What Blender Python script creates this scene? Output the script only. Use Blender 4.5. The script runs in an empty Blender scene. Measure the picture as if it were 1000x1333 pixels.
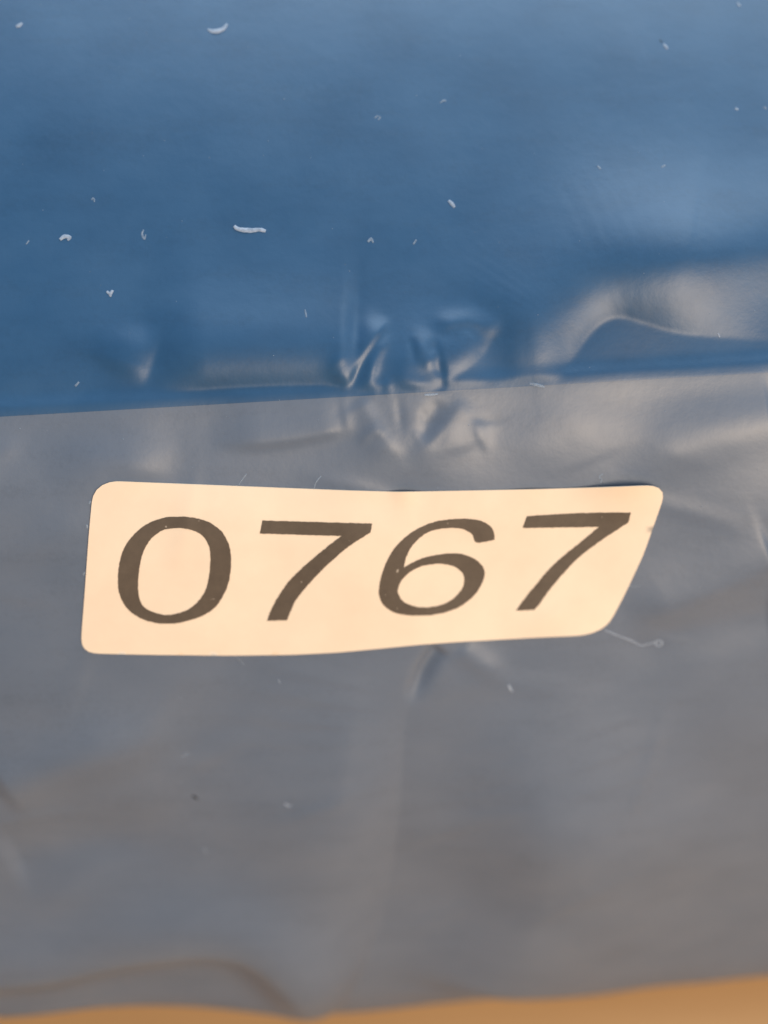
import bpy, bmesh, math, random
import numpy as np
from mathutils import Vector, Matrix
from mathutils.geometry import delaunay_2d_cdt

scn = bpy.context.scene
R = math.radians
MM = 0.001

# ------------------------------------------------------------------ camera
ELEV = R(50)                 # camera looks down by this much
DIST = 0.1115
FOCAL, SENSOR = 50.0, 36.0
TARGET = Vector((0.0, 0.0, 0.0))      # set below: the frame centre on the pouch face
PW, PH = 1000.0, 1333.0
cam_d = bpy.data.cameras.new('camera')
cam = bpy.data.objects.new('camera', cam_d)
scn.collection.objects.link(cam)
cam_d.sensor_fit = 'VERTICAL'
cam_d.sensor_height = SENSOR
cam_d.sensor_width = SENSOR * 0.75
cam_d.lens = FOCAL
cam_d.clip_start = 0.005
cam_d.clip_end = 20
cam_d.dof.use_dof = True
cam_d.dof.focus_distance = 0.1085
cam_d.dof.aperture_fstop = 12.0
scn.camera = cam

# ------------------------------------------------------------------ world and lamps
w = bpy.data.worlds.new('World')
scn.world = w
w.use_nodes = True
bg = w.node_tree.nodes['Background']
bg.inputs[0].default_value = (0.68, 0.82, 1.0, 1)
bg.inputs[1].default_value = 0.34

def area(name, loc, target, size, power, col):
    d = bpy.data.lights.new(name, 'AREA')
    d.shape = 'RECTANGLE'
    d.size, d.size_y = size
    d.energy = power
    d.color = col
    o = bpy.data.objects.new(name, d)
    scn.collection.objects.link(o)
    o.location = loc
    o.rotation_euler = (Vector(target) - Vector(loc)).to_track_quat('-Z', 'Y').to_euler()
    return o
# warm room lamp behind the photographer, low and a little to the right
area('room_lamp', (0.31, -0.50, 0.345), (0, 0, 0.04), (0.36, 0.24), 4.2, (1.0, 0.78, 0.56))
# cool ceiling light high above the table
area('ceiling_light', (0.16, 0.48, 0.78), (0, 0.02, 0.05), (0.9, 0.7), 8.4, (0.74, 0.90, 1.0))

scn.view_settings.view_transform = 'Standard'
scn.view_settings.look = 'None'
scn.view_settings.exposure = 0.0
scn.view_settings.gamma = 1.0
scn.view_settings.use_curve_mapping = False
scn.render.engine = 'CYCLES'

# ------------------------------------------------------------------ materials
def mat(name):
    m = bpy.data.materials.new(name)
    m.use_nodes = True
    return m, m.node_tree, m.node_tree.nodes['Principled BSDF']
def noise(nt, scale, detail=3.0, rough=0.5, stretch=None):
    tc = nt.nodes.new('ShaderNodeTexCoord')
    n = nt.nodes.new('ShaderNodeTexNoise')
    n.inputs['Scale'].default_value = scale
    n.inputs['Detail'].default_value = detail
    n.inputs['Roughness'].default_value = rough
    src = tc.outputs['Object']
    if stretch:
        mp = nt.nodes.new('ShaderNodeMapping')
        mp.inputs['Scale'].default_value = stretch
        nt.links.new(src, mp.inputs[0]); src = mp.outputs[0]
    nt.links.new(src, n.inputs['Vector'])
    return n
def ramp(nt, src, stops):
    r = nt.nodes.new('ShaderNodeValToRGB')
    e = r.color_ramp.elements
    e[0].position, e[0].color = stops[0][0], (*stops[0][1], 1)
    e[1].position, e[1].color = stops[-1][0], (*stops[-1][1], 1)
    for p, c in stops[1:-1]:
        q = e.new(p); q.color = (*c, 1)
    nt.links.new(src, r.inputs[0])
    return r
def bump(nt, b, parts, dist=0.00001):
    prev = None
    for src, st, d in parts:
        bn = nt.nodes.new('ShaderNodeBump')
        bn.inputs['Strength'].default_value = st
        bn.inputs['Distance'].default_value = d
        nt.links.new(src, bn.inputs['Height'])
        if prev: nt.links.new(prev, bn.inputs['Normal'])
        prev = bn.outputs[0]
    nt.links.new(prev, b.inputs['Normal'])

def film(name, c_lo, c_mid, c_hi, rough_lo, rough_hi):
    m, nt, b = mat(name)
    n = noise(nt, 130, 5, 0.55, (1, 1.5, 1.5))
    r = ramp(nt, n.outputs[0], [(0.30, c_lo), (0.5, c_mid), (0.72, c_hi)])
    fine = noise(nt, 2400, 3, 0.7)
    streak = noise(nt, 240, 4, 0.6, (0.35, 2.6, 2.6))
    add = nt.nodes.new('ShaderNodeMath'); add.operation = 'ADD'
    nt.links.new(fine.outputs[0], add.inputs[0]); nt.links.new(streak.outputs[0], add.inputs[1])
    rg = ramp(nt, add.outputs[0], [(0.72, (0.92,) * 3), (1.0, (1.0,) * 3)])
    mul = nt.nodes.new('ShaderNodeMixRGB'); mul.blend_type = 'MULTIPLY'; mul.inputs[0].default_value = 1.0
    nt.links.new(r.outputs[0], mul.inputs[1]); nt.links.new(rg.outputs[0], mul.inputs[2])
    nt.links.new(mul.outputs[0], b.inputs['Base Color'])
    n2 = noise(nt, 160, 4, 0.6)
    rr = ramp(nt, n2.outputs[0], [(0.3, (rough_lo,) * 3), (0.7, (rough_hi,) * 3)])
    nt.links.new(rr.outputs[0], b.inputs['Roughness'])
    b.inputs['Specular IOR Level'].default_value = 0.62
    f1 = noise(nt, 900, 3, 0.6)
    f2 = noise(nt, 5200, 2, 0.6)
    bump(nt, b, [(f1.outputs[0], 0.35, 0.00005), (f2.outputs[0], 0.30, 0.000012)])
    return m
M_blue = film('blue_film', (0.013, 0.068, 0.164), (0.018, 0.080, 0.186), (0.025, 0.092, 0.204), 0.39, 0.45)
M_grey = film('grey_film', (0.104, 0.142, 0.210), (0.113, 0.152, 0.222), (0.125, 0.163, 0.232), 0.39, 0.45)

m, nt, b = mat('sticker_paper')
n = noise(nt, 150, 5, 0.6)
r = ramp(nt, n.outputs[0], [(0.3, (0.825, 0.69, 0.555)), (0.7, (0.885, 0.765, 0.625))])
nt.links.new(r.outputs[0], b.inputs['Base Color'])
b.inputs['Roughness'].default_value = 0.55
b.inputs['Specular IOR Level'].default_value = 0.35
f1 = noise(nt, 3500, 3, 0.6)
bump(nt, b, [(f1.outputs[0], 0.2, 0.00002)])
M_paper = m

m, nt, b = mat('printed_ink')
n = noise(nt, 900, 5, 0.7)
sp = noise(nt, 2300, 1, 0.4)
r = ramp(nt, n.outputs[0], [(0.3, (0.078, 0.059, 0.043)), (0.7, (0.104, 0.080, 0.059))])
r2 = ramp(nt, sp.outputs[0], [(0.775, (0, 0, 0)), (0.83, (1, 1, 1))])
mx = nt.nodes.new('ShaderNodeMixRGB')
mx.inputs[2].default_value = (0.42, 0.37, 0.31, 1)
nt.links.new(r2.outputs[0], mx.inputs[0]); nt.links.new(r.outputs[0], mx.inputs[1])
nt.links.new(mx.outputs[0], b.inputs['Base Color'])
b.inputs['Roughness'].default_value = 0.5
M_ink = m

def lint_mat(name, col, alpha):
    m, nt, b = mat(name)
    b.inputs['Base Color'].default_value = (*col, 1)
    b.inputs['Roughness'].default_value = 0.6
    n = noise(nt, 2600, 3, 0.6)
    r = ramp(nt, n.outputs[0], [(0.3, (alpha * 0.45,) * 3), (0.7, (alpha,) * 3)])
    nt.links.new(r.outputs[0], b.inputs['Alpha'])
    return m
M_lint = lint_mat('pale_lint', (0.50, 0.60, 0.76), 0.74)
M_faint = lint_mat('thin_lint', (0.40, 0.50, 0.64), 0.55)
M_dark = lint_mat('dark_bits', (0.02, 0.025, 0.03), 0.9)

m, nt, b = mat('table_board')
n = noise(nt, 18, 6, 0.6, (1, 9, 1))
r = ramp(nt, n.outputs[0], [(0.3, (0.68, 0.40, 0.185)), (0.7, (0.74, 0.45, 0.215))])
nt.links.new(r.outputs[0], b.inputs['Base Color'])
b.inputs['Roughness'].default_value = 0.55
f1 = noise(nt, 1400, 3, 0.6, (1, 4, 1))
bump(nt, b, [(f1.outputs[0], 0.3, 0.00008)])
M_table = m

# ------------------------------------------------------------------ pouch profile (millimetres)
# s runs down the front: 0 = the line where blue meets grey, + = grey side, - = blue top
CTRL = [(-62, -30), (-50, 0), (-36, 20), (-16, 29), (-5, 32), (0, 42), (5, 56), (14, 62), (30, 68),
        (47, 75), (63.7, 82), (68.7, 98), (72.7, 126), (75.7, 158), (78.7, 177), (81.7, 180)]
cs = np.array([c[0] for c in CTRL], float)
ct = np.array([c[1] for c in CTRL], float)
def theta(s):                                     # smoothed piecewise-linear inclination
    acc = 0
    for k in np.linspace(-2.4, 2.4, 9):
        acc = acc + np.interp(s + k, cs, ct)
    return acc / 9
ST = np.linspace(-62, 82, 2881)
th = np.radians(theta(ST))
ds = ST[1] - ST[0]
YT = np.concatenate([[0], np.cumsum(-(np.cos(th[1:]) + np.cos(th[:-1])) / 2 * ds)])
ZT = np.concatenate([[0], np.cumsum(-(np.sin(th[1:]) + np.sin(th[:-1])) / 2 * ds)])
i0 = int(np.argmin(abs(ST)))
YT -= YT[i0]
ZT -= ZT.min()
NYT, NZT = -np.sin(th), np.cos(th)                # outward normal in the y-z plane
YAW = R(4.6)
CY, SY = math.cos(YAW), math.sin(YAW)

def place(x, s, off, h):                           # -> world mm
    y = np.interp(s, ST, YT); z = np.interp(s, ST, ZT)
    ny = np.interp(s, ST, NYT); nz = np.interp(s, ST, NZT)
    d = off + h
    y = y + ny * d; z = z + nz * d
    return np.stack([x * CY - y * SY, x * SY + y * CY, z], -1)

# aim the camera: frame centre at s = S0 on the pouch centre line
S0 = 9.3
c0 = place(np.array([0.0]), np.array([S0]), 0.0, 0.0)[0]
TARGET = Vector(c0) * MM
vdir = Vector((0, math.cos(ELEV), -math.sin(ELEV)))
cam.location = TARGET - vdir * DIST
cam.rotation_euler = vdir.to_track_quat('-Z', 'Y').to_euler()
CL = np.array(cam.location) / MM
F = np.array([0, math.cos(ELEV), -math.sin(ELEV)])
U = np.array([0, math.sin(ELEV), math.cos(ELEV)])
FP = FOCAL / SENSOR * PH                           # focal length in photo pixels

def project(P):
    d = P - CL
    zc = d @ F
    return np.stack([PW / 2 + FP * d[..., 0] / zc, PH / 2 - FP * (d @ U) / zc], -1)

def solve(px, off=0.0, hfun=None, x=None, s=None):
    """photo pixel -> (x, s) on the pouch skin"""
    px = np.atleast_2d(np.asarray(px, float))
    n = len(px)
    x = np.zeros(n) + (px[:, 0] - PW / 2) * 0.06
    s = np.zeros(n) + (px[:, 1] - PH / 2) * 0.07 + S0
    off = np.zeros(n) + off
    H = hfun if hfun else (lambda a, b_: 0.0)
    for _ in range(14):
        p0 = project(place(x, s, off, H(x, s)))
        e = 0.02
        px_ = (project(place(x + e, s, off, H(x + e, s))) - p0) / e
        ps_ = (project(place(x, s + e, off, H(x, s + e))) - p0) / e
        r = px - p0
        det = px_[:, 0] * ps_[:, 1] - px_[:, 1] * ps_[:, 0]
        det = np.where(abs(det) < 1e-3, 1e-3, det)
        dx = (r[:, 0] * ps_[:, 1] - r[:, 1] * ps_[:, 0]) / det
        dsv = (px_[:, 0] * r[:, 1] - px_[:, 1] * r[:, 0]) / det
        x = x + np.clip(dx, -4, 4)
        s = np.clip(s + np.clip(dsv, -3, 3), -58, 72)
    return x, s

# ------------------------------------------------------------------ creases and billows of the film
def smooth(pts, n=7, closed=False):
    pts = [np.array(p, float) for p in pts]
    N = len(pts); out = []
    rng = range(N if closed else N - 1)
    for i in rng:
        g = (lambda k: pts[k % N]) if closed else (lambda k: pts[min(max(k, 0), N - 1)])
        a, b_, c, d = g(i - 1), g(i), g(i + 1), g(i + 2)
        for k in range(n):
            t = k / n
            out.append(0.5 * (2 * b_ + (c - a) * t + (2 * a - 5 * b_ + 4 * c - d) * t * t + (3 * b_ - a - 3 * c + d) * t ** 3))
    if not closed: out.append(pts[-1])
    return np.array(out)

RIDGES = []
def ridge(pts, amp, wl, wr, t0=0.25, t1=0.25):
    """billow along a line; wl / wr = widths (mm) on the left / right of travel, tapered at both ends"""
    q = smooth(pts, 6)
    xs, ss = solve(q)
    RIDGES.append((np.stack([xs, ss], -1), amp, wl, wr, t0, t1))
def bumpat(p, amp, rx, rs, ang=0):
    xs, ss = solve([p])
    BUMPS.append((xs[0], ss[0], amp, rx, rs, R(ang)))
BUMPS = []
def flank(pts, amp, w, far, t0=0.25, t1=0.25):
    """film standing up from a crisp foot line on its left side, easing back out over the distance far (mm)"""
    xs, ss = solve(smooth(pts, 6))
    RIDGES.append((np.stack([xs, ss], -1), amp, ('flank', w, far), far, t0, t1))

rng = np.random.default_rng(11)
WAVES = []
for i in range(22):
    L = rng.uniform(9, 34)
    a = rng.uniform(0, math.pi)
    WAVES.append((math.cos(a) * 2 * math.pi / L, math.sin(a) * 2 * math.pi / L, rng.uniform(0, 6.28), 0.0013 * L ** 1.15))

def height_raw(x, s):
    x = np.asarray(x, float); s = np.asarray(s, float)
    h = np.zeros(np.broadcast(x, s).shape)
    for kx, ks, ph, a in WAVES:
        h += a * np.sin(kx * x + ks * s + ph) * (0.65 + 0.35 * np.tanh(s / 4.0))
    for X0, S_, amp, rx, rs, an in BUMPS:
        dx, dz = x - X0, s - S_
        u = dx * math.cos(an) + dz * math.sin(an); v = -dx * math.sin(an) + dz * math.cos(an)
        h += amp * np.exp(-(u / rx) ** 2 - (v / rs) ** 2)
    X_, S__ = np.broadcast_arrays(x, s)
    for P, amp, wl, wr, t0, t1 in RIDGES:
        pad = 2.4 * (wr if isinstance(wl, tuple) else max(wl, wr))
        near = (X_ > P[:, 0].min() - pad) & (X_ < P[:, 0].max() + pad) & (S__ > P[:, 1].min() - pad) & (S__ < P[:, 1].max() + pad)
        if not near.any(): continue
        x, s = X_[near], S__[near]
        seg = np.linalg.norm(np.diff(P, axis=0), axis=1)
        cum = np.concatenate([[0], np.cumsum(seg)]); L = cum[-1]
        best = np.full(x.shape, 1e9); bt = np.zeros(x.shape); bsd = np.ones(x.shape)
        for i in range(len(P) - 1):
            a = P[i]; dvx, dvs = P[i + 1] - a
            l2 = dvx * dvx + dvs * dvs + 1e-12
            t = ((x - a[0]) * dvx + (s - a[1]) * dvs) / l2
            tc = np.clip(t, 0, 1)
            ex = x - a[0] - tc * dvx; es = s - a[1] - tc * dvs
            d2 = ex * ex + es * es
            m_ = d2 < best
            best = np.where(m_, d2, best)
            bt = np.where(m_, (cum[i] + tc * seg[i]) / L, bt)
            bsd = np.where(m_, np.sign(dvx * es - dvs * ex), bsd)
        d = np.sqrt(best)
        tap = np.clip(bt / max(t0, 1e-3), 0, 1) * np.clip((1 - bt) / max(t1, 1e-3), 0, 1)
        tap = tap * tap * (3 - 2 * tap)
        if isinstance(wl, tuple):
            h[near] += np.where(bsd < 0, amp * tap * (1 - np.exp(-d / wl[1])) * np.exp(-(d / wl[2]) ** 2), 0)
        else:
            h[near] += amp * tap * np.exp(-(d / np.where(bsd < 0, wl, wr)) ** 2)      # bsd<0: left of travel (s grows downward)
    return h

# --- just above the blue / grey line: rolled lip, groove over it, billow above
ridge([(-60, 537), (200, 523), (470, 508), (720, 492), (1060, 470)], 0.22, 0.7, 1.6, 0.02, 0.02)
flank([(190, 514), (300, 505), (400, 502), (466, 504)], 1.40, 2.0, 6.0, 0.30, 0.10)
flank([(184, 512), (198, 480), (216, 424)], 0.70, 1.7, 3.6, 0.35, 0.50)
# --- pinched cluster in the middle
flank([(440, 510), (550, 508), (665, 500)], 0.75, 2.2, 5.0, 0.2, 0.3)
ridge([(446, 508), (466, 470), (508, 412)], 0.36, 1.4, 0.28, 0.15, 0.30)
ridge([(474, 510), (488, 470), (508, 432)], 0.22, 0.6, 0.36, 0.2, 0.35)
ridge([(520, 508), (540, 460), (556, 424)], 0.22, 1.0, 1.4, 0.2, 0.4)
ridge([(556, 430), (606, 418), (652, 436)], 0.20, 0.9, 0.60, 0.3, 0.2)
flank([(562, 510), (600, 486), (628, 462), (648, 430)], 0.45, 1.3, 3.0, 0.15, 0.30)
ridge([(562, 440), (571, 470), (576, 512)], -0.18, 0.28, 0.7, 0.25, 0.2)
wr_ = random.Random(3)
for i in range(16):                                # fine secondary wrinkles round the pinch
    cx_, cy_ = wr_.uniform(440, 660), wr_.choice([wr_.uniform(425, 505), wr_.uniform(440, 505), wr_.uniform(520, 590)])
    an = R(wr_.choice([-62, -58, -50, 75, 15]) + wr_.uniform(-14, 14)); L_ = wr_.uniform(12, 34)
    bx_, by_ = math.cos(an) * L_, math.sin(an) * L_
    ridge([(cx_ - bx_, cy_ - by_), (cx_ + wr_.uniform(-4, 4), cy_), (cx_ + bx_, cy_ + by_)], wr_.uniform(0.03, 0.08) * wr_.choice([1, 1, -1]), wr_.uniform(0.25, 0.6), wr_.uniform(0.2, 0.35), 0.4, 0.4)
for i in range(26):                                # faint long creases over the rest of the film
    cx_, cy_ = wr_.uniform(0, 1000), wr_.uniform(560, 1200)
    an = R(wr_.choice([-25, -20, -70, 10]) + wr_.uniform(-12, 12)); L_ = wr_.uniform(40, 120)
    bx_, by_ = math.cos(an) * L_, math.sin(an) * L_
    ridge([(cx_ - bx_, cy_ - by_), (cx_ + wr_.uniform(-8, 8), cy_ + wr_.uniform(-8, 8)), (cx_ + bx_, cy_ + by_)], wr_.uniform(0.03, 0.10), wr_.uniform(0.6, 1.8), wr_.uniform(0.5, 1.4), 0.45, 0.45)
# --- hooked billow on the right
flank([(630, 506), (745, 492)], 0.75, 2.2, 4.6, 0.45, 0.45)
flank([(708, 522), (740, 476), (764, 440), (784, 421), (806, 414), (838, 421), (900, 436), (1060, 448)], 2.3, 4.8, 8.0, 0.28, 0.60)
ridge([(700, 405), (800, 362), (900, 338), (1060, 316)], 1.2, 6.0, 3.8, 0.6, 0.03)
# --- grey face above the sticker
ridge([(466, 518), (490, 556), (522, 604)], 0.17, 0.6, 1.5, 0.12, 0.35)
ridge([(610, 516), (576, 560), (530, 604)], 0.17, 1.4, 0.6, 0.2, 0.35)
ridge([(570, 516), (562, 545), (540, 580)], -0.13, 0.6, 0.6, 0.2, 0.3)
ridge([(270, 576), (370, 570), (470, 550)], 0.34, 2.4, 0.7, 0.35, 0.25)
ridge([(560, 590), (610, 572), (650, 545)], 0.11, 1.6, 0.7, 0.4, 0.4)
ridge([(640, 560), (700, 580), (740, 560), (800, 535)], 0.13, 3.0, 2.0, 0.4, 0.4)
ridge([(800, 620), (900, 575), (1010, 545)], 0.36, 2.6, 2.2, 0.4, 0.05)
ridge([(60, 640), (130, 610), (240, 585)], 0.26, 2.4, 2.0, 0.4, 0.4)
# --- around the sticker
bumpat((520, 645), -0.25, 3.2, 2.0)
ridge([(571, 842), (553, 868), (530, 920)], -0.55, 0.8, 0.55, 0.06, 0.6)
ridge([(596, 838), (625, 862), (668, 885)], 0.22, 1.1, 1.1, 0.2, 0.5)
ridge([(815, 815), (900, 775), (1010, 725)], 0.42, 3.0, 1.8, 0.3, 0.05)
ridge([(790, 850), (900, 825), (1010, 800)], -0.26, 1.8, 2.4, 0.3, 0.05)
# --- long soft spine down from the sticker to the lower edge, hollow to its right
flank([(425, 1325), (492, 1210), (518, 1060), (530, 930), (572, 838)], 2.7, 6.0, 11.0, 0.12, 0.40)
ridge([(660, 880), (715, 1030), (705, 1180), (610, 1300)], 2.2, 9.0, 6.5, 0.45, 0.15)
ridge([(-10, 1030), (110, 985), (260, 930)], 0.70, 3.0, 2.6, 0.1, 0.5)
ridge([(0, 1120), (120, 1095), (260, 1080)], -0.55, 3.0, 3.0, 0.1, 0.5)
# --- sagging fold at the lower left, tucked under below
ridge([(-90, 1268), (60, 1248), (170, 1226), (260, 1213), (330, 1220), (385, 1258), (425, 1318)], 2.2, 6.0, 3.2, 0.10, 0.25)
RIDGES.append((np.array([(-75.0, 69.0), (-55.0, 69.0), (-30.0, 69.0), (-4.0, 71.0)]), -7.5, 3.0, 9.0, 0.02, 0.50))
bumpat((840, 1130), 0.7, 9, 8)

# bake the billows once on a fine grid, rounded a little as film is, and read them from there
GD = 0.17
GX = np.arange(-72, 72.01, GD); GS = np.arange(-62, 82.01, GD)
GH = height_raw(*np.meshgrid(GX, GS))
kern = np.exp(-0.5 * (np.arange(-6, 7) * GD / 0.13) ** 2); kern /= kern.sum()
def blur(A, ax):
    P = np.concatenate([np.repeat(np.take(A, [0], ax), 6, ax), A, np.repeat(np.take(A, [-1], ax), 6, ax)], ax)
    n = A.shape[ax]
    return sum(k * np.take(P, range(i, i + n), ax) for i, k in enumerate(kern))
GH = blur(blur(GH, 0), 1)
def cub(p0, p1, p2, p3, t):
    return p1 + 0.5 * t * (p2 - p0 + t * (2 * p0 - 5 * p1 + 4 * p2 - p3 + t * (3 * (p1 - p2) + p3 - p0)))
def height(x, s):
    u = np.clip((np.asarray(x, float) - GX[0]) / GD, 1, len(GX) - 3.001); v = np.clip((np.asarray(s, float) - GS[0]) / GD, 1, len(GS) - 3.001)
    i = u.astype(int); j = v.astype(int); fu, fv = u - i, v - j
    return cub(*[cub(GH[j + b_, i - 1], GH[j + b_, i], GH[j + b_, i + 1], GH[j + b_, i + 2], fu) for b_ in (-1, 0, 1, 2)], fv)

# ------------------------------------------------------------------ helpers to make objects
def link(name, verts, faces, material, parent=None, smooth_=True):
    me = bpy.data.meshes.new(name)
    me.from_pydata([tuple(v) for v in verts], [], faces)
    if smooth_:
        me.polygons.foreach_set('use_smooth', [True] * len(me.polygons))
    me.materials.append(material)
    me.update()
    o = bpy.data.objects.new(name, me)
    scn.collection.objects.link(o)
    if parent: o.parent = parent
    return o
def tag(o, label, cat, group=None):
    o['label'] = label; o['category'] = cat
    if group: o['group'] = group
    return o

# ------------------------------------------------------------------ table
tv = [(-0.30, -0.26, -0.018), (0.30, -0.26, -0.018), (0.30, 0.26, -0.018), (-0.30, 0.26, -0.018),
      (-0.30, -0.26, 0), (0.30, -0.26, 0), (0.30, 0.26, 0), (-0.30, 0.26, 0)]
tf = [(3, 2, 1, 0), (4, 5, 6, 7), (0, 1, 5, 4), (1, 2, 6, 5), (2, 3, 7, 6), (3, 0, 4, 7)]
table = link('table', tv, tf, M_table, None, False)
table['kind'] = 'structure'
table['label'] = 'warm tan table surface under the pouch'

# ------------------------------------------------------------------ pouch
pouch = bpy.data.objects.new('plastic_pouch', None)
scn.collection.objects.link(pouch)
tag(pouch, 'plump plastic pouch with blue top and grey front, creased along the colour line', 'pouch')

XS = np.concatenate([np.linspace(-92, -40, 40)[:-1], np.arange(-40, 40.01, 0.18), np.linspace(40, 92, 40)[1:]])
def end_scale(x):
    t = np.clip((abs(x) - 48) / 44, 0, 1)
    return np.sqrt(np.clip(1 - t ** 2.2, 0.0004, 1))
YC = float(np.interp(-30, ST, YT))
def skin(ss, extra):
    """rows of world points for a list of s, with the pouch pinched shut at both ends"""
    X, S_ = np.meshgrid(XS, ss)
    h = height(X, S_)
    fade = np.clip((66 - abs(X)) / 20, 0, 1)
    h = h * fade
    ex = np.asarray(extra)[:, None]
    y = np.interp(S_, ST, YT); z = np.interp(S_, ST, ZT)
    d = ex + h
    y = y + np.interp(S_, ST, NYT) * d; z = np.maximum(z + np.interp(S_, ST, NZT) * d, 0.05)
    f = end_scale(X)
    y = YC + (y - YC) * (0.35 + 0.65 * f); z = 0.05 + (z - 0.05) * f
    return np.stack([X * CY - y * SY, X * SY + y * CY, z], -1) * MM
def grid_obj(name, P, material, parent):
    n, m_, _ = P.shape
    idx = np.arange(n * m_).reshape(n, m_)
    f = np.stack([idx[:-1, :-1], idx[1:, :-1], idx[1:, 1:], idx[:-1, 1:]], -1).reshape(-1, 4)
    return link(name, P.reshape(-1, 3), f.tolist(), material, parent)
s_blue = np.concatenate([np.linspace(-62, -44, 20)[:-1], np.arange(-44, -14, 0.24), np.arange(-14, -0.15, 0.15), [-0.12, -0.08, -0.04, 0.0, 0.03]])
e_blue = np.full(len(s_blue), 0.014); e_blue[-5:] = [0.013, 0.012, 0.010, 0.008, 0.006]
blue = grid_obj('blue_film', skin(s_blue, e_blue), M_blue, pouch)
s_grey = np.concatenate([np.arange(-1.0, 12, 0.16), np.arange(12, 72.5, 0.24), [73, 74, 75, 76, 77, 78, 79, 80, 81, 82]])
grey = grid_obj('grey_film', skin(s_grey, np.zeros(len(s_grey))), M_grey, pouch)
# back and underside: from the blue film's far edge round to the grey film's lower edge
Pb = skin(np.array([-62.0]), np.array([0.07]))[0]
Pg = skin(np.array([82.0]), np.array([0.0]))[0]
rows = []
for k in np.linspace(0, 1, 15):
    out = np.array([-SY, CY, 0]) * (18 * MM)
    a = Pb; b_ = Pb + out + np.array([0, 0, -1]) * (Pb[:, 2:3] * 0.35)
    c = Pb * np.array([1, 1, 0]) + out * 1.2 + np.array([0, 0, 0.0003]); d = Pb * np.array([1, 1, 0]) + np.array([0, 0, 0.00005])
    rows.append((1 - k) ** 3 * a + 3 * (1 - k) ** 2 * k * b_ + 3 * (1 - k) * k * k * c + k ** 3 * d)
rows.append(Pg)
grid_obj('back_film', np.array(rows), M_grey, pouch)

# ------------------------------------------------------------------ sticker
STK = [(120.2, 646), (123.2, 637.3), (132, 629.5), (144.6, 626.3), (250, 630.5), (350, 634.5), (450, 638.5), (520, 640.5), (600, 639),
       (700, 637), (800, 634), (850.7, 632), (860, 634.2), (865.2, 640), (864, 648), (837.6, 722.6), (815, 771), (795, 809), (785, 819), (773.8, 824.5),
       (760.6, 827.3), (700, 830), (600, 835.5), (550, 839), (500, 844), (440, 849.5), (380, 852.5), (300, 853.5), (200, 852.5), (130, 851),
       (115.3, 850), (108.5, 846), (105.4, 839), (106.2, 824.5), (110.7, 766), (115.5, 698)]
def inside(pt, loops):
    x, y = pt; c = False
    for L in loops:
        j = len(L) - 1
        for i in range(len(L)):
            if (L[i][1] > y) != (L[j][1] > y) and x < (L[j][0] - L[i][0]) * (y - L[i][1]) / (L[j][1] - L[i][1]) + L[i][0]:
                c = not c
            j = i
    return c
def triangulate(loops, step):
    pts, edges = [], []
    for L in loops:
        b0 = len(pts)
        pts += [Vector((float(p[0]), float(p[1]))) for p in L]
        edges += [(b0 + i, b0 + (i + 1) % len(L)) for i in range(len(L))]
    nb = len(pts)
    A = np.concatenate([np.array(L) for L in loops])
    lo, hi = A.min(0), A.max(0)
    for gy in np.arange(lo[1] + step * 0.5, hi[1], step):
        for gx in np.arange(lo[0] + step * 0.5, hi[0], step):
            if inside((gx, gy), loops) and np.min(np.hypot(A[:, 0] - gx, A[:, 1] - gy)) > step * 0.45:
                pts.append(Vector((gx, gy)))
    v, e, f, *_ = delaunay_2d_cdt(pts, edges, [], 0, 1e-4)
    v = np.array([tuple(p) for p in v])
    f = [tuple(t) for t in f if inside(v[list(t)].mean(0), loops)]
    return v, f
def lift(p):
    """how far the sticker's upper edge stands off the film (mm) at a photo point"""
    top = 638.0
    k = np.exp(-np.clip(p[:, 1] - top + 8, 0, None) / 16.0)
    g = 1.15 * np.exp(-((p[:, 0] - 818) / 46.0) ** 2) + 0.65 * np.exp(-((p[:, 0] - 527) / 15.0) ** 2) \
        + 0.25 * np.exp(-((p[:, 0] - 690) / 26.0) ** 2)
    return g * k
def drape(p, off):
    p = np.asarray(p, float)
    o = lift(p) + off
    x, s = solve(p, o, height)
    return place(x, s, o, height(x, s)) * MM

sticker = bpy.data.objects.new('number_sticker', None)
scn.collection.objects.link(sticker)
tag(sticker, 'cream paper sticker with slanted right end and brown number, stuck on the grey film', 'sticker')
outline = []
for i in range(len(STK)):                         # even up the outline so the edge follows the film
    a, b_ = np.array(STK[i]), np.array(STK[(i + 1) % len(STK)])
    n = max(1, int(np.linalg.norm(b_ - a) / 7))
    for k in range(n):
        outline.append(a + (b_ - a) * k / n)
outline = np.array(outline)
for _ in range(2):
    outline = 0.25 * np.roll(outline, 1, 0) + 0.5 * outline + 0.25 * np.roll(outline, -1, 0)
sv, sf = triangulate([outline], 9.0)
PAPER = 0.13
topv = drape(sv, PAPER)
xs_, ss_ = solve(sv, lift(sv) + PAPER, height)
botv = place(xs_, ss_, lift(sv) + 0.02, height(xs_, ss_)) * MM
nT = len(sv)
def orient(v, f):                                  # faces look out of the film
    out = []
    for t in f:
        a, b_, c = (v[i] for i in t[:3])
        out.append(t if np.dot(np.cross(b_ - a, c - a), CL * MM - a) > 0 else t[::-1])
    return out
sf = orient(topv, sf)
from collections import Counter
cnt = Counter()
for t in sf:
    for i in range(3): cnt[(t[i], t[(i + 1) % 3])] += 1
bnd = [e for e in cnt if (e[1], e[0]) not in cnt]
faces = list(sf) + [tuple(i + nT for i in t[::-1]) for t in sf]
allv = np.concatenate([topv, botv])
ring = {}
for a, b_ in bnd:                                  # own vertices for the cut edge: it stays crisp
    for q in (a, b_):
        if q not in ring:
            ring[q] = len(allv) + 2 * len(ring)
rv = []
for q in ring: rv += [topv[q], botv[q]]
allv = np.concatenate([allv, np.array(rv)])
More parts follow.
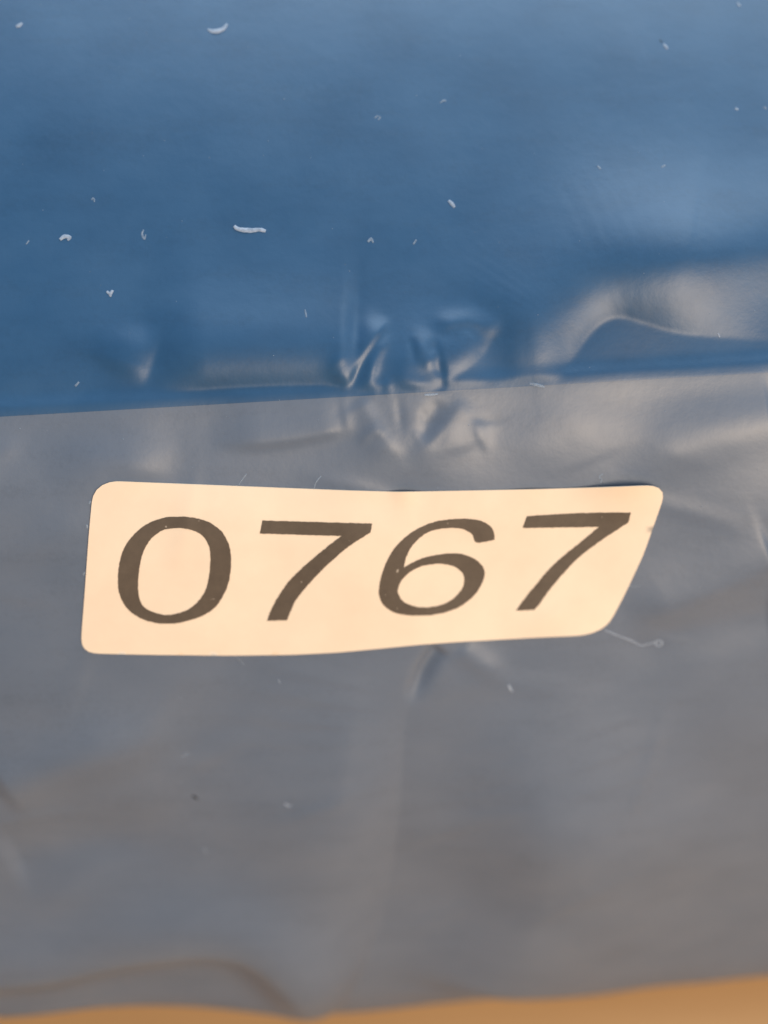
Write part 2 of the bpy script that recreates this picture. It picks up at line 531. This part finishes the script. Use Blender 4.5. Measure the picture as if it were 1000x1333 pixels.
for a, b_ in bnd:
    faces.append((ring[b_], ring[a], ring[a] + 1, ring[b_] + 1))
link('paper', allv, faces, M_paper, sticker)

def zoompts(o, pts): return [(o[0] + p[0] * 0.18, o[1] + p[1] * 0.18) for p in pts]
D0o = zoompts((140, 660), [(490, 70), (600, 75), (720, 103), (820, 172), (875, 262), (895, 380), (875, 550), (800, 700), (700, 780), (560, 828), (455, 845), (330, 835), (220, 795), (130, 720), (85, 620), (75, 530), (88, 400), (125, 290), (200, 190), (300, 117), (400, 80)])
D0i = zoompts((140, 660), [(520, 153), (600, 165), (680, 203), (730, 275), (745, 370), (735, 500), (705, 610), (640, 700), (560, 753), (450, 780), (380, 775), (290, 742), (240, 685), (222, 580), (230, 450), (255, 340), (300, 250), (370, 185), (440, 158)])
D7a = zoompts((320, 660), [(120, 98), (915, 120), (903, 185), (830, 230), (720, 305), (600, 410), (500, 510), (420, 600), (360, 680), (322, 760), (298, 820), (153, 823), (190, 730), (250, 625), (320, 530), (410, 440), (500, 362), (600, 280), (692, 210), (102, 193)])
D6o = zoompts((480, 660), [(912, 238), (905, 180), (870, 130), (800, 97), (690, 85), (590, 90), (480, 108), (370, 150), (270, 215), (180, 310), (120, 420), (85, 530), (75, 620), (90, 680), (130, 730), (190, 765), (280, 782), (380, 785), (480, 778), (620, 740), (730, 672), (800, 590), (838, 500), (830, 440), (780, 385), (700, 347), (620, 335), (500, 345), (390, 370), (310, 405), (255, 440), (268, 380), (300, 305), (360, 232), (430, 183), (520, 158), (620, 153), (690, 163), (740, 190), (757, 215), (768, 250), (800, 258)])
D6i = zoompts((480, 660), [(480, 412), (560, 415), (630, 437), (680, 480), (692, 530), (670, 600), (610, 665), (520, 710), (420, 726), (330, 718), (255, 685), (217, 635), (213, 590), (240, 530), (300, 470), (380, 430)])
D7b = zoompts((655, 650), [(172, 122), (480, 103), (700, 97), (925, 95), (905, 165), (885, 182), (720, 290), (560, 410), (460, 510), (380, 600), (310, 690), (265, 755), (225, 800), (93, 805), (140, 740), (220, 640), (330, 510), (430, 415), (560, 310), (692, 200), (142, 208)])
rnd = random.Random(5)
def contour(pts):
    """Catmull-Rom through the points, corners kept, then a slightly ragged printed edge"""
    pts = [np.array(p) for p in pts]; N = len(pts); out = []
    def corner(i):
        a, b_ = pts[i] - pts[i - 1], pts[(i + 1) % N] - pts[i]
        c = np.dot(a, b_) / (np.linalg.norm(a) * np.linalg.norm(b_))
        return c < math.cos(R(38))
    cr = [corner(i) for i in range(N)]
    for i in range(N):
        b_, c = pts[i], pts[(i + 1) % N]
        a = 2 * b_ - c if cr[i] else pts[i - 1]
        d = 2 * c - b_ if cr[(i + 1) % N] else pts[(i + 2) % N]
        n = max(1, int(np.linalg.norm(c - b_) / 2.2))
        for k in range(n):
            t = k / n
            q = 0.5 * (2 * b_ + (c - a) * t + (2 * a - 5 * b_ + 4 * c - d) * t * t + (3 * b_ - a - 3 * c + d) * t ** 3)
            j = 0.0 if (k == 0 and cr[i]) else 0.33
            out.append(q + np.array([rnd.uniform(-j, j), rnd.uniform(-j, j)]))
    return out
for nm, loops in (('digit_zero', [D0o, D0i]), ('digit_seven', [D7a]), ('digit_six', [D6o, D6i]), ('digit_seven', [D7b])):
    v, f = triangulate([contour(L) for L in loops], 5.0)
    P = drape(v, PAPER + 0.022)
    link(nm, P, orient(P, f), M_ink, sticker)

# ------------------------------------------------------------------ lint, flecks and fibres lying on the film
def strand(name, pts, radii, material, label, cat, group=None, flat=0.28, seg=7, n=5, off=0.0):
    q = smooth(pts, n)
    rr = np.interp(np.linspace(0, 1, len(q)), np.linspace(0, 1, len(radii)), radii) * 0.052     # px -> mm
    rr = np.maximum(rr, 0.012)
    x, s = solve(q, rr * flat + off, height)
    hh = height(x, s)
    C = place(x, s, rr * flat + off, hh)
    N = place(x, s, rr * flat + off + 1.0, hh) - C
    T = np.gradient(C, axis=0); T /= np.linalg.norm(T, axis=1)[:, None] + 1e-12
    B = np.cross(N, T); B /= np.linalg.norm(B, axis=1)[:, None]
    V, Fc = [], []
    for i in range(len(q)):
        for k in range(seg):
            a = 2 * math.pi * k / seg
            jit = 1 + rnd.uniform(-0.16, 0.16)
            V.append((C[i] + (B[i] * math.cos(a) + N[i] * math.sin(a) * flat) * rr[i] * jit) * MM)
    for i in range(len(q) - 1):
        for k in range(seg):
            a, b_ = i * seg + k, i * seg + (k + 1) % seg
            Fc.append((a, b_, b_ + seg, a + seg))
    Fc.append(tuple(range(seg))[::-1]); Fc.append(tuple(range((len(q) - 1) * seg, len(q) * seg)))
    o = link(name, V, Fc, material)
    return tag(o, label, cat, group)
G1 = 'lint flecks on the blue film'
G2 = 'lint flecks on the grey film'
strand('lint_fleck', [(270, 38), (279, 41), (290, 38), (296, 31)], [1.5, 4.2, 4.0, 1.6], M_lint, 'curved white lint fleck, largest of those near the top edge', 'lint', G1)
strand('lint_fleck', [(305, 294), (310, 298), (325, 300), (338, 299), (346, 301)], [2.6, 3.6, 3.8, 3.2, 2.4], M_lint, 'longest pale lint fleck, lying level on the blue film', 'lint', G1)
strand('lint_fleck', [(21, 35), (25, 33), (29, 30)], [2.2, 4.0, 2.0], M_lint, 'small oval white fleck in the upper left corner of the blue film', 'lint', G1)
strand('lint_fleck', [(864, 57), (867, 61), (869, 64)], [1.5, 2.8, 1.6], M_lint, 'white fleck beside a tiny dark speck on the blue film', 'lint', G1)
strand('dark_speck', [(859, 52), (862, 55)], [1.2, 1.3], M_dark, 'tiny dark speck next to a white fleck near the top right', 'grit')  # small dark speck set at the white fleck's upper left
strand('lint_fleck', [(960, 3), (963, 8)], [1.8, 2.2], M_lint, 'white speck touching the top edge of the picture at the right', 'lint', G1)
strand('lint_fleck', [(957, 141), (961, 143)], [1.8, 1.8], M_lint, 'small white speck by the right edge of the blue film', 'lint', G1)
strand('lint_fleck', [(994, 139), (998, 142)], [1.6, 1.4], M_faint, 'faint speck at the very right edge of the blue film', 'lint', G1)
strand('lint_fleck', [(488, 154), (491, 151), (495, 153), (492, 156)], [1.0, 1.2, 1.2, 0.9], M_faint, 'faint ring-shaped speck in the upper middle of the blue film', 'lint', G1)
strand('lint_fleck', [(573, 134), (577, 131), (581, 131)], [1.0, 1.8, 1.0], M_faint, 'faint dash of lint right of the ring-shaped speck', 'lint', G1)
strand('lint_fleck', [(584, 261), (588, 265), (592, 270)], [2.2, 3.3, 2.0], M_lint, 'oval pale fleck leaning right, below the middle of the blue film', 'lint', G1)
strand('lint_fleck', [(778, 216), (782, 220)], [1.8, 1.6], M_faint, 'faint fleck at the right, left one of a faint pair', 'lint', G1)
strand('lint_fleck', [(861, 218), (866, 215)], [1.3, 1.6], M_faint, 'faint fleck at the right, right one of a faint pair', 'lint', G1)
strand('lint_fleck', [(78, 312), (84, 308), (91, 309), (88, 313)], [2.4, 3.4, 2.6, 1.6], M_lint, 'crumpled white fleck at the left, above the star-shaped one', 'lint', G1)
strand('lint_fleck', [(187, 299), (185, 305), (188, 311), (190, 305)], [1.2, 1.8, 1.8, 1.0], M_faint, 'upright looped fleck between the crumpled and the longest fleck', 'lint', G1)
strand('lint_fleck', [(119, 260), (122, 258), (123, 263)], [1.2, 1.4, 1.0], M_faint, 'tiny faint speck above the crumpled white fleck', 'lint', G1)
strand('lint_fleck', [(34, 318), (38, 313)], [1.0, 1.2], M_faint, 'tiny faint dash nearest the left edge of the blue film', 'lint', G1)
strand('lint_fleck', [(479, 315), (483, 311), (486, 316)], [1.8, 2.2, 1.4], M_faint, 'round faint fleck in the middle of the blue film', 'lint', G1)
strand('lint_fleck', [(538, 318), (542, 312)], [1.2, 1.4], M_faint, 'faint dash right of the round faint fleck', 'lint', G1)
strand('lint_fleck', [(139, 379), (143, 382), (147, 378), (143, 386)], [1.6, 2.6, 1.6, 2.0], M_lint, 'star-shaped white fleck low on the left of the blue film', 'lint', G1)
strand('lint_fleck', [(397, 403), (398, 408), (399, 413)], [1.0, 1.6, 1.0], M_faint, 'upright faint fleck above the billow left of the pinched creases', 'lint', G1)
strand('lint_fleck', [(98, 503), (103, 497)], [1.8, 1.4], M_faint, 'pale fleck just above the colour line at the left', 'lint', G1)
strand('lint_fleck', [(935, 434), (937, 439)], [1.4, 1.4], M_lint, 'white speck just above the colour line at the right', 'lint', G1)
strand('lint_fleck', [(689, 499), (699, 501), (709, 504)], [1.5, 2.8, 1.5], M_faint, 'pale sliver of lint lying on the colour line', 'lint')
strand('lint_fleck', [(552, 514), (561, 514), (570, 513)], [1.2, 2.0, 1.0], M_faint, 'small sliver on the colour line under the pinched creases', 'lint')
strand('lint_fleck', [(662, 891), (664, 896), (667, 900)], [1.0, 1.8, 1.2], M_lint, 'white fleck on the grey film below the six and last seven', 'lint', G2)
strand('lint_fleck', [(371, 1046), (375, 1049), (379, 1048)], [1.4, 1.8, 1.2], M_lint, 'white fleck on the lower grey film left of the soft spine', 'lint', G2)
strand('dark_speck', [(251, 1036), (257, 1040)], [2.0, 1.8], M_dark, 'dark grain on the lower left of the grey film', 'grit')
strand('lint_fleck', [(236, 985), (246, 981)], [1.0, 1.2], M_faint, 'faint dash above the dark grain on the grey film', 'lint', G2)
strand('lint_fleck', [(266, 1104), (269, 1112)], [0.9, 1.0], M_faint, 'faint upright dash below the dark grain on the grey film', 'lint', G2)
strand('lint_fleck', [(362, 885), (365, 889)], [1.2, 1.0], M_faint, 'faint speck just below the bottom edge of the sticker', 'lint', G2)
strand('lint_fleck', [(118, 652), (116, 656)], [1.6, 1.4], M_faint, 'upper bit of lint clinging to the left edge of the sticker', 'lint', G2)
strand('lint_fleck', [(113, 683), (114, 688)], [1.6, 1.4], M_faint, 'middle bit of lint clinging to the left edge of the sticker', 'lint', G2)
strand('lint_fleck', [(110, 745), (109, 749)], [1.5, 1.3], M_faint, 'lowest bit of lint clinging to the left edge of the sticker', 'lint', G2)
strand('fibre', [(409, 636), (412, 627), (418, 620)], [0.8, 0.9, 0.7], M_faint, 'short fibre standing up above the first seven', 'fibre')
strand('fibre', [(311, 631), (315, 625), (321, 617)], [0.7, 0.8, 0.6], M_faint, 'short faint fibre above the gap between zero and first seven', 'fibre')
strand('fibre', [(782, 629), (783, 624), (780, 621), (785, 617)], [0.9, 0.9, 0.9, 0.7], M_faint, 'tiny kinked fibre above the lifted top right edge of the sticker', 'fibre')
strand('fibre', [(818, 762), (826, 764), (834, 762)], [0.7, 0.6, 0.5], M_faint, 'short level fibre poking from the slanted end of the sticker', 'fibre')
strand('fibre', [(787, 820), (806, 828), (822, 834), (834, 840), (846, 838), (858, 834), (862, 837), (858, 841), (853, 838), (857, 832)],
       [0.9, 0.9, 1.0, 1.0, 0.9, 1.2, 1.5, 1.4, 1.1, 0.8], M_lint, 'long curling fibre trailing from the lower right corner of the sticker', 'fibre', n=6)
strand('fibre', [(300, 850), (310, 857), (318, 866)], [0.5, 0.5, 0.4], M_faint, 'thin fibre under the bottom edge of the sticker', 'fibre')

# fine dust nobody could count
dv, df = [], []
pp, rad = [], []
for i in range(150):
    p = (rnd.uniform(5, 995), rnd.uniform(5, 1180))
    if inside(p, [outline]): continue
    pp.append(p); rad.append(rnd.choice([0.45, 0.6, 0.6, 0.8]) * 0.06)
pp = np.array(pp); rad = np.array(rad)
x, s = solve(pp, rad * 0.5, height)
hh = height(x, s)
C = place(x, s, rad * 0.5, hh); N = place(x, s, rad * 0.5 + 1, hh) - C
for i in range(len(pp)):
    n_ = N[i]; t_ = np.cross(n_, [0, 0, 1.0]); t_ /= np.linalg.norm(t_); b_ = np.cross(n_, t_)
    an = rnd.uniform(0, 3.14); L = rnd.uniform(0.8, 2.0)
    u = (t_ * math.cos(an) + b_ * math.sin(an)) * rad[i] * L; v = (-t_ * math.sin(an) + b_ * math.cos(an)) * rad[i]
    k = len(dv)
    dv += [(C[i] + q) * MM for q in (u, v, -u, -v, n_ * rad[i] * 0.5, -n_ * rad[i] * 0.5)]
    df += [(k + a, k + c, k + 4) for a, c in ((0, 1), (1, 2), (2, 3), (3, 0))] + [(k + c, k + a, k + 5) for a, c in ((0, 1), (1, 2), (2, 3), (3, 0))]
dust = link('dust', dv, df, M_faint)
dust['kind'] = 'stuff'
tag(dust, 'fine pale dust scattered over the blue and grey film', 'dust')
